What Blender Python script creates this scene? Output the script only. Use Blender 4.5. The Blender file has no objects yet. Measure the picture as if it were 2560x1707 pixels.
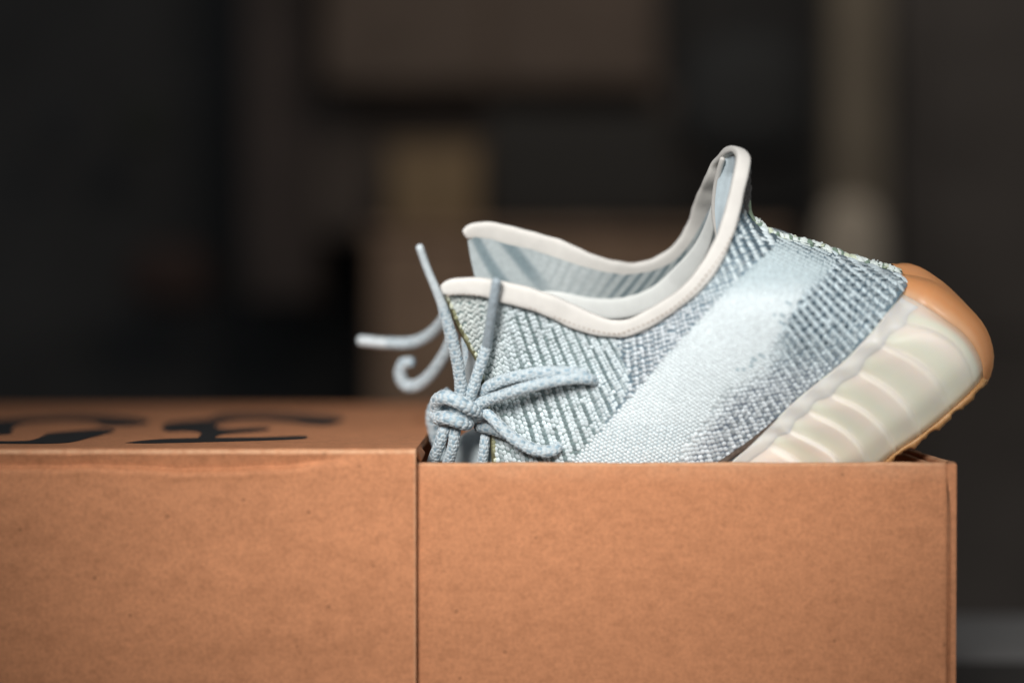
import bpy, math, random
import numpy as np
from mathutils import Vector, Matrix
from mathutils.geometry import delaunay_2d_cdt

random.seed(7); RNG = np.random.default_rng(11)
S = bpy.context.scene
COL = S.collection

# ------------------------------------------------------------------ camera
F = 50.0 / 36.0 * 2560.0                 # focal length in photo pixels
PITCH = math.atan((853.5 - 813.0) / F)
CAM = np.array([0.0, -0.523, 0.1757])
cd = bpy.data.cameras.new("camera"); cam = bpy.data.objects.new("camera", cd); COL.objects.link(cam)
cam.location = CAM; cam.rotation_euler = (math.pi / 2 - PITCH, 0, 0)
cd.lens = 50; cd.sensor_width = 36; cd.clip_start = 0.02; cd.clip_end = 40
cd.dof.use_dof = True; cd.dof.focus_distance = 0.548; cd.dof.aperture_fstop = 2.0
S.camera = cam

# ------------------------------------------------------------------ world, lamps, exposure
w = bpy.data.worlds.new("World"); S.world = w; w.use_nodes = True
w.node_tree.nodes["Background"].inputs[0].default_value = (0.80, 0.90, 1.0, 1)
w.node_tree.nodes["Background"].inputs[1].default_value = 0.14
def area(name, loc, target, size, watts, color, spread=180):
    l = bpy.data.lights.new(name, 'AREA'); l.shape = 'DISK'; l.size = size; l.energy = watts; l.color = color
    l.spread = math.radians(spread)
    o = bpy.data.objects.new(name, l); COL.objects.link(o); o.location = loc
    o.rotation_euler = (Vector(target) - Vector(loc)).to_track_quat('-Z', 'Y').to_euler()
    return o
area("window_light", (-0.22, -0.74, 0.52), (-0.015, 0.0, 0.19), 0.30, 0.50, (1.0, 0.985, 0.965), 32)
area("sole_fill", (0.46, -0.52, 0.30), (0.135, 0.03, 0.245), 0.30, 0.105, (1.0, 0.985, 0.96), 32)  # added fill without a visible source, brightens the sole
area("background_fill", (0.3, 0.9, 1.5), (0.2, 2.6, 0.35), 0.8, 6.4, (1.0, 0.86, 0.72))  # added unseen lamp that lifts the background furniture and wall
S.view_settings.view_transform = 'Standard'; S.view_settings.look = 'None'
S.view_settings.exposure = 0.0; S.view_settings.gamma = 1.0

# ------------------------------------------------------------------ helpers
def tag(o, label=None, cat=None, group=None, kind=None):
    if label: o['label'] = label
    if cat: o['category'] = cat
    if group: o['group'] = group
    if kind: o['kind'] = kind
    return o
def empty(name, loc, label, cat, group=None):
    o = bpy.data.objects.new(name, None); COL.objects.link(o); o.location = loc
    o.empty_display_size = 0.02
    return tag(o, label, cat, group)
def link(name, me, mat, parent=None):
    o = bpy.data.objects.new(name, me); COL.objects.link(o)
    if mat: me.materials.append(mat)
    if parent:
        o.parent = parent
        # mesh parts sit at the world origin, so only an Empty's place has to be undone
        if parent.type == 'EMPTY': o.matrix_parent_inverse = Matrix.Translation(-parent.location)
    return o
def mesh(name, v, f, mat, parent=None, col=None, uv=None, smooth=True):
    me = bpy.data.meshes.new(name)
    me.from_pydata([tuple(map(float, p)) for p in v], [], [tuple(map(int, q)) for q in f])
    me.update()
    if smooth: me.shade_smooth()
    if col is not None: setcol(me, col)
    if uv is not None:
        l = me.uv_layers.new(name="UVMap")
        idx = np.zeros(len(me.loops), np.int32); me.loops.foreach_get("vertex_index", idx)
        l.data.foreach_set("uv", np.asarray(uv, np.float32)[idx].ravel())
    return link(name, me, mat, parent)
def setcol(me, col):
    a = me.color_attributes.new("Col", 'FLOAT_COLOR', 'POINT')
    c = np.ones((len(me.vertices), 4), np.float32); c[:, :3] = col
    a.data.foreach_set("color", c.ravel())
def trimesh(name, v, t, mat, parent, col=None):
    me = bpy.data.meshes.new(name); v = np.asarray(v, np.float32); t = np.asarray(t, np.int32)
    me.vertices.add(len(v)); me.vertices.foreach_set("co", v.ravel())
    me.loops.add(t.size); me.loops.foreach_set("vertex_index", t.ravel())
    me.polygons.add(len(t)); me.polygons.foreach_set("loop_start", np.arange(0, t.size, 3, dtype=np.int32))
    me.update(calc_edges=True); me.validate(); me.shade_smooth()
    if col is not None: setcol(me, col)
    return link(name, me, mat, parent)
def boxes(name, bs, mat, parent=None, bevel=0.0, seg=2):
    """one mesh of several boxes (x0,x1,y0,y1,z0,z1), bevelled"""
    import bmesh
    bm = bmesh.new()
    for (x0, x1, y0, y1, z0, z1) in bs:
        r = bmesh.ops.create_cube(bm, size=1.0)
        for q in r['verts']:
            q.co = Vector(((x0 + x1) / 2 + q.co.x * (x1 - x0), (y0 + y1) / 2 + q.co.y * (y1 - y0), (z0 + z1) / 2 + q.co.z * (z1 - z0)))
    if bevel > 0:
        bmesh.ops.bevel(bm, geom=list(bm.edges), offset=bevel, segments=seg, affect='EDGES', profile=0.6)
    me = bpy.data.meshes.new(name); bm.to_mesh(me); bm.free()
    if bevel > 0: me.shade_smooth()
    o = link(name, me, mat, parent)
    if bevel > 0:
        wn = o.modifiers.new("wn", 'WEIGHTED_NORMAL'); wn.keep_sharp = True
    return o
def catmull(P, n, closed=False):
    """resample a polyline smoothly to n points, even in arc length; P (k,d)"""
    P = np.asarray(P, float)
    k = len(P)
    d = np.r_[0, np.cumsum(np.maximum(np.linalg.norm(np.diff(P[:, :3], axis=0), axis=1), 1e-9) ** 0.5)]
    T = np.zeros_like(P)
    for i in range(k):
        a, b = max(i - 1, 0), min(i + 1, k - 1)
        T[i] = (P[b] - P[a]) / (d[b] - d[a])
    def ev(t):
        j = np.clip(np.searchsorted(d, t, side='right') - 1, 0, k - 2)
        h = d[j + 1] - d[j]; s = (t - d[j]) / h
        s, h = s[:, None], h[:, None]
        return ((2*s**3 - 3*s**2 + 1) * P[j] + (s**3 - 2*s**2 + s) * h * T[j] + (-2*s**3 + 3*s**2) * P[j+1] + (s**3 - s**2) * h * T[j+1])
    tt = np.linspace(0, d[-1], max(40, n * 6)); Q = ev(tt)
    L = np.r_[0, np.cumsum(np.linalg.norm(np.diff(Q[:, :3], axis=0), axis=1))]
    return ev(np.interp(np.linspace(0, L[-1], n), L, tt))

# pixel of the photograph -> ray / plane / point
def ray(px, py):
    xc = (np.asarray(px, float) - 1280.0) / F; yc = -(np.asarray(py, float) - 853.5) / F
    c, s = math.cos(PITCH), math.sin(PITCH)
    return np.stack([xc, c + yc * s, -s + yc * c], -1)
def atY(px, py, Y):
    d = ray(px, py); return CAM + d * ((np.asarray(Y) - CAM[1]) / d[..., 1])[..., None]
def atZ(px, py, Z):
    d = ray(px, py); return CAM + d * ((Z - CAM[2]) / d[..., 2])[..., None]
def project(P):
    v = np.asarray(P) - CAM; c, s = math.cos(PITCH), math.sin(PITCH)
    fw = v[..., 1] * c - v[..., 2] * s; up = v[..., 1] * s + v[..., 2] * c
    return np.stack([1280 + F * v[..., 0] / fw, 853.5 - F * up / fw], -1)

# ------------------------------------------------------------------ materials
def new_mat(name, rough=0.8, spec=0.3):
    m = bpy.data.materials.new(name); m.use_nodes = True
    nt = m.node_tree; b = nt.nodes["Principled BSDF"]
    b.inputs["Roughness"].default_value = rough; b.inputs["Specular IOR Level"].default_value = spec
    return m, nt, b
def N(nt, t, **kw):
    n = nt.nodes.new(t)
    for k, v in kw.items():
        if k in n.inputs.keys(): n.inputs[k].default_value = v
        else: setattr(n, k, v)
    return n
def ramp(nt, fac, stops):
    r = nt.nodes.new("ShaderNodeValToRGB")
    e = r.color_ramp.elements
    e[0].position, e[0].color = stops[0][0], (*stops[0][1], 1)
    e[1].position, e[1].color = stops[-1][0], (*stops[-1][1], 1)
    for p, c in stops[1:-1]:
        q = e.new(p); q.color = (*c, 1)
    nt.links.new(fac, r.inputs[0]); return r.outputs[0]
def mixc(nt, a, b, fac, mode='MIX'):
    m = nt.nodes.new("ShaderNodeMix"); m.data_type = 'RGBA'; m.blend_type = mode
    for s, v in ((0, fac), (6, a), (7, b)):
        if hasattr(v, 'is_linked') or hasattr(v, 'links'): nt.links.new(v, m.inputs[s])
        elif s == 0: m.inputs[0].default_value = v
        else: m.inputs[s].default_value = (*v, 1)
    return m.outputs[2]
def obj_coord(nt, scale=(1, 1, 1)):
    tc = nt.nodes.new("ShaderNodeTexCoord"); mp = nt.nodes.new("ShaderNodeMapping"); mp.inputs[3].default_value = scale
    nt.links.new(tc.outputs["Object"], mp.inputs[0]); return mp.outputs[0]
def noise(nt, vec, scale, detail=4, rough=0.6):
    n = N(nt, "ShaderNodeTexNoise", Scale=scale, Detail=detail, Roughness=rough)
    nt.links.new(vec, n.inputs["Vector"]); return n.outputs["Fac"]
def bump(nt, b, h, strength, dist):
    n = N(nt, "ShaderNodeBump", Strength=strength, Distance=dist)
    nt.links.new(h, n.inputs["Height"]); nt.links.new(n.outputs[0], b.inputs["Normal"])

def cardboard(name, base=(0.525, 0.224, 0.107), worn_lit=False):
    m, nt, b = new_mat(name, 0.78, 0.22)
    v = obj_coord(nt)
    c1 = np.array(base)
    fine = noise(nt, v, 620, 3, 0.7)
    col = ramp(nt, fine, [(0.30, tuple(c1 * 0.84)), (0.5, tuple(c1)), (0.72, tuple(c1 * 1.14))])
    blot = noise(nt, obj_coord(nt, (1, 1, 1.6)), 130, 4, 0.65)
    blotc = ramp(nt, blot, [(0.32, (0.86, 0.85, 0.84)), (0.55, (1, 1, 1)), (0.75, (1.08, 1.07, 1.06))])
    col = mixc(nt, col, blotc, 1.0, 'MULTIPLY')
    big = noise(nt, obj_coord(nt, (0.35, 1, 1.5)), 16, 3, 0.5)
    bigc = ramp(nt, big, [(0.3, (0.93, 0.93, 0.93)), (0.7, (1.05, 1.05, 1.05))])
    col = mixc(nt, col, bigc, 1.0, 'MULTIPLY')
    # dark and pale flecks pressed into the paper
    vo = N(nt, "ShaderNodeTexVoronoi", Scale=210.0, Randomness=1.0); nt.links.new(v, vo.inputs["Vector"])
    wn = N(nt, "ShaderNodeTexWhiteNoise"); nt.links.new(vo.outputs["Position"], wn.inputs["Vector"])
    sep = nt.nodes.new("ShaderNodeMath"); sep.operation = 'GREATER_THAN'; sep.inputs[1].default_value = 0.93
    nt.links.new(wn.outputs["Value"], sep.inputs[0])
    ds = nt.nodes.new("ShaderNodeMath"); ds.operation = 'LESS_THAN'; ds.inputs[1].default_value = 0.17
    nt.links.new(vo.outputs["Distance"], ds.inputs[0])
    mu = nt.nodes.new("ShaderNodeMath"); mu.operation = 'MULTIPLY'
    nt.links.new(sep.outputs[0], mu.inputs[0]); nt.links.new(ds.outputs[0], mu.inputs[1])
    mu2 = nt.nodes.new("ShaderNodeMath"); mu2.operation = 'MULTIPLY'; mu2.inputs[1].default_value = 0.45
    nt.links.new(mu.outputs[0], mu2.inputs[0])
    col = mixc(nt, col, tuple(c1 * 0.35), mu2.outputs[0])
    if worn_lit:                                           # stretched paper along folds, paler and scuffed; also paints light on drawer rims
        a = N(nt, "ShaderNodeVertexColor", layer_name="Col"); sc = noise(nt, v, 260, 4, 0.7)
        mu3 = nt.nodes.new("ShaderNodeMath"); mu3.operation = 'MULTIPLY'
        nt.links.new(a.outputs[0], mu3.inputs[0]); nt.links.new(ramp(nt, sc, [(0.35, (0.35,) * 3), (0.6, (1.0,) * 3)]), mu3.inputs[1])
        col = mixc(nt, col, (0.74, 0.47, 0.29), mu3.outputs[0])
    nt.links.new(col, b.inputs["Base Color"])
    flute = noise(nt, obj_coord(nt, (0.10, 1, 9.0)), 22, 3, 0.55)
    hgt = mixc(nt, mixc(nt, fine, blot, 0.5), flute, 0.55)
    bump(nt, b, hgt, 0.35, 0.0006)
    return m
M_CARD_W = cardboard("cardboard_worn_lit_folds", worn_lit=True)
M_CARD = cardboard("cardboard")
M_CARD_IN = cardboard("cardboard_inside", (0.40, 0.20, 0.11))

def simple(name, c, rough=0.7, spec=0.3, var=0.12, scale=60, bmp=0.0, bd=0.0005):
    m, nt, b = new_mat(name, rough, spec)
    v = obj_coord(nt); n = noise(nt, v, scale, 4, 0.6); c = np.array(c)
    nt.links.new(ramp(nt, n, [(0.3, tuple(c * (1 - var))), (0.7, tuple(c * (1 + var)))]), b.inputs["Base Color"])
    if bmp: bump(nt, b, n, bmp, bd)
    return m
def vcol_mat(name, rough=0.75, spec=0.2, var=0.10, scale=900, sheen=0.0, sss=0.0):
    m, nt, b = new_mat(name, rough, spec)
    a = N(nt, "ShaderNodeVertexColor", layer_name="Col")
    n = noise(nt, obj_coord(nt), scale, 3, 0.6)
    nt.links.new(mixc(nt, a.outputs[0], ramp(nt, n, [(0.3, (1 - var,) * 3), (0.7, (1 + var,) * 3)]), 1.0, 'MULTIPLY'), b.inputs["Base Color"])
    b.inputs["Sheen Weight"].default_value = sheen
    return m
M_YARN = vcol_mat("yarn", 0.85, 0.15, 0.10, 1500, 0.15)
M_KNIT = vcol_mat("knit_ground", 0.9, 0.1, 0.25, 900)
M_LINING = vcol_mat("lining_cloth", 0.9, 0.1, 0.10, 500)
M_BIND = simple("collar_binding", (0.64, 0.615, 0.575), 0.6, 0.3, 0.04, 220, 0.2, 0.0003)
M_INK = simple("black_ink", (0.022, 0.022, 0.022), 0.55, 0.35, 0.15, 300)
M_THREAD = simple("thread", (0.40, 0.34, 0.29), 0.8, 0.2, 0.1, 900)
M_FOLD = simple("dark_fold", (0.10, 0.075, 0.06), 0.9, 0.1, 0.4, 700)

def rubber(name, c1, c2, rough, sss, scale=14):
    m, nt, b = new_mat(name, rough, 0.45)
    n = noise(nt, obj_coord(nt), scale, 3, 0.5)
    nt.links.new(ramp(nt, n, [(0.35, c1), (0.65, c2)]), b.inputs["Base Color"])
    b.inputs["Subsurface Weight"].default_value = sss
    b.inputs["Subsurface Radius"].default_value = (0.9, 0.75, 0.5); b.inputs["Subsurface Scale"].default_value = 0.005
    f = noise(nt, obj_coord(nt), 160, 3, 0.5); bump(nt, b, f, 0.08, 0.0004)
    return m
M_MIDSOLE = rubber("pale_rubber", (0.95, 0.94, 0.92), (1.0, 1.0, 1.0), 0.38, 0.45, 30)
_nt = M_MIDSOLE.node_tree; _b = _nt.nodes["Principled BSDF"]
_old = _b.inputs["Base Color"].links[0].from_socket; _vc = N(_nt, "ShaderNodeVertexColor", layer_name="Col")
_nt.links.new(mixc(_nt, _vc.outputs[0], _old, 1.0, 'MULTIPLY'), _b.inputs["Base Color"])
M_LIP = rubber("clear_rubber", (0.70, 0.68, 0.625), (0.75, 0.72, 0.67), 0.3, 0.5)
M_GUM = rubber("gum_rubber", (0.60, 0.255, 0.10), (0.68, 0.32, 0.15), 0.42, 0.35, 22)
M_AMBER = rubber("amber_rubber", (0.46, 0.235, 0.09), (0.54, 0.30, 0.13), 0.4, 0.4, 60)

# ------------------------------------------------------------------ shoe space: mid-plane, half-width field
P0 = atY(1850., 1150., 0.056)
NV = np.array([0.03, 0.93, 0.36]); NV /= np.linalg.norm(NV)
def PW(px, py, W):
    d = ray(px, py); W = np.asarray(W, float)
    t = (-W - NV @ (CAM - P0)) / (d @ NV)
    return CAM + d * t[..., None]
def refl(P):
    return P - 2 * ((P - P0) @ NV)[..., None] * NV
class TPS:
    def __init__(s, X, Yv, lam=1e-3):
        s.X = np.asarray(X, float) / 400.; Yv = np.asarray(Yv, float)
        n = len(s.X); K = s.k(s.X[:, None] - s.X[None]) + lam * np.eye(n)
        A = np.c_[np.ones(n), s.X]; Z = np.zeros((3, 3))
        s.c = np.linalg.solve(np.r_[np.c_[K, A], np.c_[A.T, Z]], np.r_[Yv, np.zeros((3,) + Yv.shape[1:])])
    def k(s, d):
        r2 = (d ** 2).sum(-1); return 0.5 * r2 * np.log(r2 + 1e-12)
    def __call__(s, Q):
        Q = np.asarray(Q, float); sh = Q.shape[:-1]; Q = Q.reshape(-1, 2) / 400.
        o = s.k(Q[:, None] - s.X[None]) @ s.c[:-3] + np.c_[np.ones(len(Q)), Q] @ s.c[-3:]
        return o.reshape(sh + o.shape[1:])
def pdist(px, py, L):
    Q = np.stack([np.asarray(px, float), np.asarray(py, float)], -1); L = np.asarray(L, float)
    best = np.full(Q.shape[:-1], 1e9)
    for a, b in zip(L[:-1], L[1:]):
        e = b - a; t = np.clip(((Q - a) @ e) / (e @ e), 0, 1)
        best = np.minimum(best, np.linalg.norm(Q - a - t[..., None] * e, axis=-1))
    return best
def inside(px, py, poly):
    poly = np.asarray(poly, float); x = np.asarray(px, float); y = np.asarray(py, float)
    r = np.zeros(x.shape, bool)
    for (x0, y0), (x1, y1) in zip(poly, np.roll(poly, -1, 0)):
        c = ((y0 > y) != (y1 > y)) & (x < (x1 - x0) * (y - y0) / ((y1 - y0) if y1 != y0 else 1e-9) + x0)
        r ^= c
    return r
SEAM = [(1876,398),(1877,425),(1874,466),(1871,504),(1872,535),(1889,558),(1919,580),(1960,596),(2001,606),(2039,618),(2065,624),(2093,636),(2139,652),(2172,662),(2200,667),(2236,678),(2261,686),(2276,698)]
JUNC = [(2276,704),(2253,735),(2224,775),(2198,820),(2157,857),(2124,897),(2076,934),(2039,964),(1994,1001),(1939,1053),(1902,1090),(1861,1127),(1835,1152),(1700,1290),(1560,1420),(1400,1550),(1230,1650),(1050,1720),(900,1762),(815,1768)]
TOETOP = [(815,1765),(830,1680),(900,1560),(1000,1420)]
THROAT = [(1000,1420),(1120,1300),(1236,1158),(1230,1080),(1216,1000),(1196,905),(1175,865),(1152,822),(1130,775),(1114,738)]
RIMLOW = [(1116,746),(1147,739),(1210,744),(1257,757),(1319,771),(1392,799),(1447,821),(1502,837),(1550,842),(1586,832),(1630,815),(1685,784),(1740,739),(1776,695),(1806,651),(1826,607),(1842,559),(1857,497),(1870,431),(1874,402)]
WB = TPS([(1550,840),(1330,770),(1116,746),(1200,920),(1185,1090),(1080,1300),(1850,1150),(2076,934),(2230,760),(1750,900),(1490,955),(1390,1130),(1800,650),(1500,1420),(1230,1650),(900,1750),(1950,720),(1870,470)],
         [.034,.0325,.030,.0235,.022,.021,.0405,.039,.035,.0405,.0345,.0365,.034,.045,.049,.042,.040,.031], 0.004)
def Wf(px, py):
    d = pdist(px, py, SEAM); t = pdist(px, py, TOETOP)
    f = np.sqrt(np.maximum(1 - (1 - np.minimum(d / 230., 1)) ** 2, 0)); g = np.sqrt(np.maximum(1 - (1 - np.minimum(t / 230., 1)) ** 2, 0))
    return WB(np.stack([np.asarray(px, float), np.asarray(py, float)], -1)) * f * g
def near(px, py, dW=0.0):
    return PW(px, py, Wf(px, py) + dW)
# far side: the mirrored shoe, with the medial rim where the photograph shows it
src = [(1108,722),(1206,718),(1319,745),(1438,794),(1545,819),(1639,788),(1716,733),(1770,672),(1812,590),(1831,525),(1844,468),(1855,424)]
dst = [(1164,584),(1226,579),(1325,604),(1440,647),(1556,675),(1640,665),(1700,625),(1745,550),(1768,480),(1783,440),(1797,413),(1815,388)]
idp = [(1876,398),(1874,466),(1872,535),(1960,596),(2093,636),(2261,686)]
oth = np.array([(2100,900),(1900,1080),(1500,1300),(1200,1550),(900,1700),(1195,980),(1160,1158),(1500,1000),(1800,850),(2000,700)], float)
othf = project(refl(near(oth[:, 0], oth[:, 1])))
WARP = TPS(src + idp + [tuple(p) for p in oth], np.array(dst + idp + [tuple(p) for p in othf], float), 0.0005)
def far(px, py, dW=0.0):
    q = WARP(np.stack([np.asarray(px, float), np.asarray(py, float)], -1))
    return PW(q[..., 0], q[..., 1], -(Wf(px, py) + dW))
def frame(px, py, fn=near, dW=0.0):
    """point, unit tangent along +px, +py and outward normal of the side surface"""
    e = 1.5
    p = fn(px, py, dW); a = fn(px + e, py, dW) - fn(px - e, py, dW); b = fn(px, py + e, dW) - fn(px, py - e, dW)
    n = np.cross(a, b); n /= np.linalg.norm(n, axis=-1, keepdims=True) + 1e-12
    to = CAM - p
    if fn is near: n *= np.sign((n * to).sum(-1, keepdims=True))
    return p, a / (2 * e), b / (2 * e), n
def densify(L, step):
    L = np.asarray(L, float); o = []
    for a, b in zip(L[:-1], L[1:]):
        k = max(1, int(np.linalg.norm(b - a) / step))
        o += [a + (b - a) * i / k for i in range(k)]
    return o + [L[-1]]
def smooth_line(L, step):
    L = np.asarray(L, float); n = int(np.linalg.norm(np.diff(L, axis=0), axis=1).sum() / step) + 2
    return catmull(L, n)
def fill(poly, step):
    """triangulate a px polygon with inner points"""
    poly = np.array(densify(list(poly) + [poly[0]], step)[:-1])
    x0, y0 = poly.min(0); x1, y1 = poly.max(0)
    gx, gy = np.meshgrid(np.arange(x0, x1, step), np.arange(y0, y1, step * 0.87)); gx[1::2] += step / 2
    gx, gy = gx.ravel(), gy.ravel()
    k = inside(gx, gy, poly); gx, gy = gx[k], gy[k]
    k = pdist(gx, gy, np.r_[poly, poly[:1]]) > step * 0.5; gx, gy = gx[k], gy[k]
    V = [Vector(p) for p in poly] + [Vector(p) for p in zip(gx, gy)]
    n = len(poly)
    r = delaunay_2d_cdt(V, [(i, (i + 1) % n) for i in range(n)], [], 1, 1e-4)
    return np.array([tuple(p) for p in r[0]]), [tuple(f) for f in r[2]]

# stitches: low domes joined into one mesh -----------------------------------
_a = np.arange(6) * math.pi / 3
DOME = np.r_[np.c_[np.cos(_a), np.sin(_a), np.full(6, -0.15)], np.c_[0.78*np.cos(_a), 0.78*np.sin(_a), np.full(6, 0.62)], [[0, 0, 1.0]]]
DT = []
for i in range(6):
    j = (i + 1) % 6
    DT += [(i, j, 6 + j), (i, 6 + j, 6 + i), (6 + i, 6 + j, 12)]
DT = np.array(DT)
def domes(p, t, b, n, la, lb, h, col):
    """p centre, t/b/n unit axes (k,3), la/lb/h half sizes (k,), col (k,3) -> verts, tris, colours"""
    k = len(p)
    V = (p[:, None] + DOME[None, :, 0:1] * (t * la[:, None])[:, None] + DOME[None, :, 1:2] * (b * lb[:, None])[:, None] + DOME[None, :, 2:3] * (n * h[:, None])[:, None])
    T = DT[None] + (np.arange(k) * 13)[:, None, None]
    return V.reshape(-1, 3), T.reshape(-1, 3), np.repeat(col, 13, 0)
def joinm(parts):
    V, T, C, o = [], [], [], 0
    for v, t, c in parts:
        V.append(v); T.append(np.asarray(t) + o); C.append(c); o += len(v)
    return np.concatenate(V), np.concatenate(T), np.concatenate(C)
unit = lambda a: a / (np.linalg.norm(a, axis=-1, keepdims=True) + 1e-12)

# swept tube -----------------------------------------------------------------
def sweep(P, ra, rb, up, nseg=14, cap=True, sq=1.0):
    """P (k,3); ra/rb half sizes along frame axes (k,); up = first frame axis. verts, quads, frames"""
    k = len(P); T = unit(np.gradient(P, axis=0))
    A = np.zeros((k, 3)); a = np.array(up, float)
    for i in range(k):
        a = a - (a @ T[i]) * T[i]; a /= np.linalg.norm(a); A[i] = a
    B = np.cross(T, A)
    th = np.arange(nseg) * 2 * math.pi / nseg
    cs, sn_ = np.sign(np.cos(th)) * np.abs(np.cos(th)) ** sq, np.sign(np.sin(th)) * np.abs(np.sin(th)) ** sq
    rings = [P[i] + np.outer(cs, A[i] * ra[i]) + np.outer(sn_, B[i] * rb[i]) for i in range(k)]
    if cap:
        for sgn, i in ((-1, 0), (1, k - 1)):
            add = []
            for f, g in ((0.88, 0.35), (0.55, 0.62), (0.12, 0.72)):
                r = min(ra[i], rb[i])
                add.append(P[i] + sgn * T[i] * r * g + np.outer(cs, A[i] * ra[i] * f) + np.outer(sn_, B[i] * rb[i] * f))
            rings = add[::-1] + rings if sgn < 0 else rings + add
    V = np.concatenate(rings); m = len(rings); Q = []
    for i in range(m - 1):
        for j in range(nseg):
            q = (j + 1) % nseg
            Q.append((i * nseg + j, i * nseg + q, (i + 1) * nseg + q, (i + 1) * nseg + j))
    Q.append(tuple(range(nseg))[::-1]); Q.append(tuple((m - 1) * nseg + j for j in range(nseg)))
    return V, Q, (T, A, B)

# =================================================================== SETTING
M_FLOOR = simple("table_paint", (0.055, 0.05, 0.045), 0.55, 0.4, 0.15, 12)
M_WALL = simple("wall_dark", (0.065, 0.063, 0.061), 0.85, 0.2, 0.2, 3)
tb = empty("table", (0, 0.05, -0.76), "dark table the box stands on, its lit rear strip painted as a paler grey band", "table")
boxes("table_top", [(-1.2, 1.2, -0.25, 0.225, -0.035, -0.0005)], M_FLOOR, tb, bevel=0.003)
boxes("lit_band", [(-1.2, 1.2, 0.2255, 0.345, -0.035, -0.0008)], simple("lit_band_paint", (0.27, 0.26, 0.25), 0.5, 0.4, 0.12, 14), tb, bevel=0.004)  # lit strip of the table top, put in as a paler band
for x in (-1.1, 1.1):
    for y in (-0.2, 0.29): boxes("leg", [(x - .03, x + .03, y - .03, y + .03, -0.7595, -0.0355)], M_FLOOR, tb, bevel=0.004)
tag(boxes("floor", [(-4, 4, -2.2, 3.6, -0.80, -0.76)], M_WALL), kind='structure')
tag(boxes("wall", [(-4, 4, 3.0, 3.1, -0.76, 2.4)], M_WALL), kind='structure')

def bgbox(name, px0, px1, py0, py1, Y, depth, c, label, cat, parts=None, bevel=0.01, rough=0.7):
    a = atY(float(px0), float(py1), Y); b = atY(float(px1), float(py0), Y)
    m = simple(name + "_finish", c, rough, 0.3, 0.18, 9)
    e = empty(name, ((a[0] + b[0]) / 2, Y + depth / 2, a[2]), label, cat)
    return e, a, b, m
# brown cupboard with two doors, high up
e, a, b, m = bgbox("wall_cupboard", 800, 1650, -420, 225, 2.45, 0.35, (0.145, 0.108, 0.084), "large brown cupboard with two doors hanging out of focus above the shoe", "cupboard")
xm = (a[0] + b[0]) / 2
boxes("carcass", [(a[0], b[0], 2.47, 2.82, a[2], b[2])], m, e, 0.006)
for x0, x1 in ((a[0] + .01, xm - .012), (xm + .012, b[0] - .01)):
    boxes("door", [(x0, x1, 2.45, 2.4695, a[2] + .012, b[2] - .01)], m, e, 0.005)
# black screen
e, a, b, m = bgbox("screen", 1215, 1700, 275, 560, 2.35, 0.05, (0.05, 0.047, 0.043), "wide black screen out of focus behind the shoe collar", "screen")
boxes("frame", [(a[0], b[0], 2.355, 2.40, a[2], b[2])], m, e, 0.006)
boxes("panel", [(a[0] + .02, b[0] - .02, 2.349, 2.354, a[2] + .02, b[2] - .02)], simple("glass_black", (0.045, 0.043, 0.04), 0.6, 0.2), e, 0.002)
boxes("stand", [((a[0] + b[0]) / 2 - .03, (a[0] + b[0]) / 2 + .03, 2.36, 2.39, a[2] - .09, a[2])], m, e, 0.004)
# sideboard below
e, a, b, m = bgbox("sideboard", 930, 1960, 570, 1500, 2.30, 0.42, (0.42, 0.28, 0.19), "brown wooden sideboard out of focus behind the shoe", "sideboard")
boxes("carcass", [(a[0], b[0], 2.32, 2.72, a[2], b[2] - .02)], m, e, 0.006)
boxes("top", [(a[0] - .01, b[0] + .01, 2.295, 2.72, b[2] - .0195, b[2])], m, e, 0.004)
bb0, bb1 = atY(790., 590., 2.6), atY(1720., 215., 2.6)
boxes("shadow_fill_board", [(bb0[0], bb1[0], 2.60, 2.63, b[2] + .0005, bb1[2] - .002)], simple("shadow_fill_board_paint", (0.115, 0.093, 0.08), 0.8, 0.2, 0.2, 6), e, 0.003)  # added board, covers the cupboard's too dark shadow on the wall
n4 = 4
for i in range(n4):
    x0 = a[0] + (b[0] - a[0]) * i / n4 + .006; x1 = a[0] + (b[0] - a[0]) * (i + 1) / n4 - .006
    boxes("door", [(x0, x1, 2.303, 2.319, a[2] + .03, b[2] - .03)], m, e, 0.004)
# amber carton
e, a, b, m = bgbox("carton", 975, 1195, 360, 566, 2.33, 0.25, (0.31, 0.215, 0.12), "small amber carton out of focus left of the black screen", "carton")
boxes("body", [(a[0], b[0], 2.33, 2.55, a[2], b[2] - .012)], m, e, 0.006)
boxes("lid", [(a[0] - .006, b[0] + .006, 2.325, 2.556, b[2] - .0115, b[2])], m, e, 0.004)
# tall dark brown locker at the left
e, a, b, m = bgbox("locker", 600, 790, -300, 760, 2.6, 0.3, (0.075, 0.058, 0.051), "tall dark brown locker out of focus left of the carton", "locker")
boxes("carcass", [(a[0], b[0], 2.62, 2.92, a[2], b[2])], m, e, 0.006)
boxes("door", [(a[0] + .008, b[0] - .008, 2.60, 2.619, a[2] + .01, b[2] - .01)], m, e, 0.005)
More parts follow.
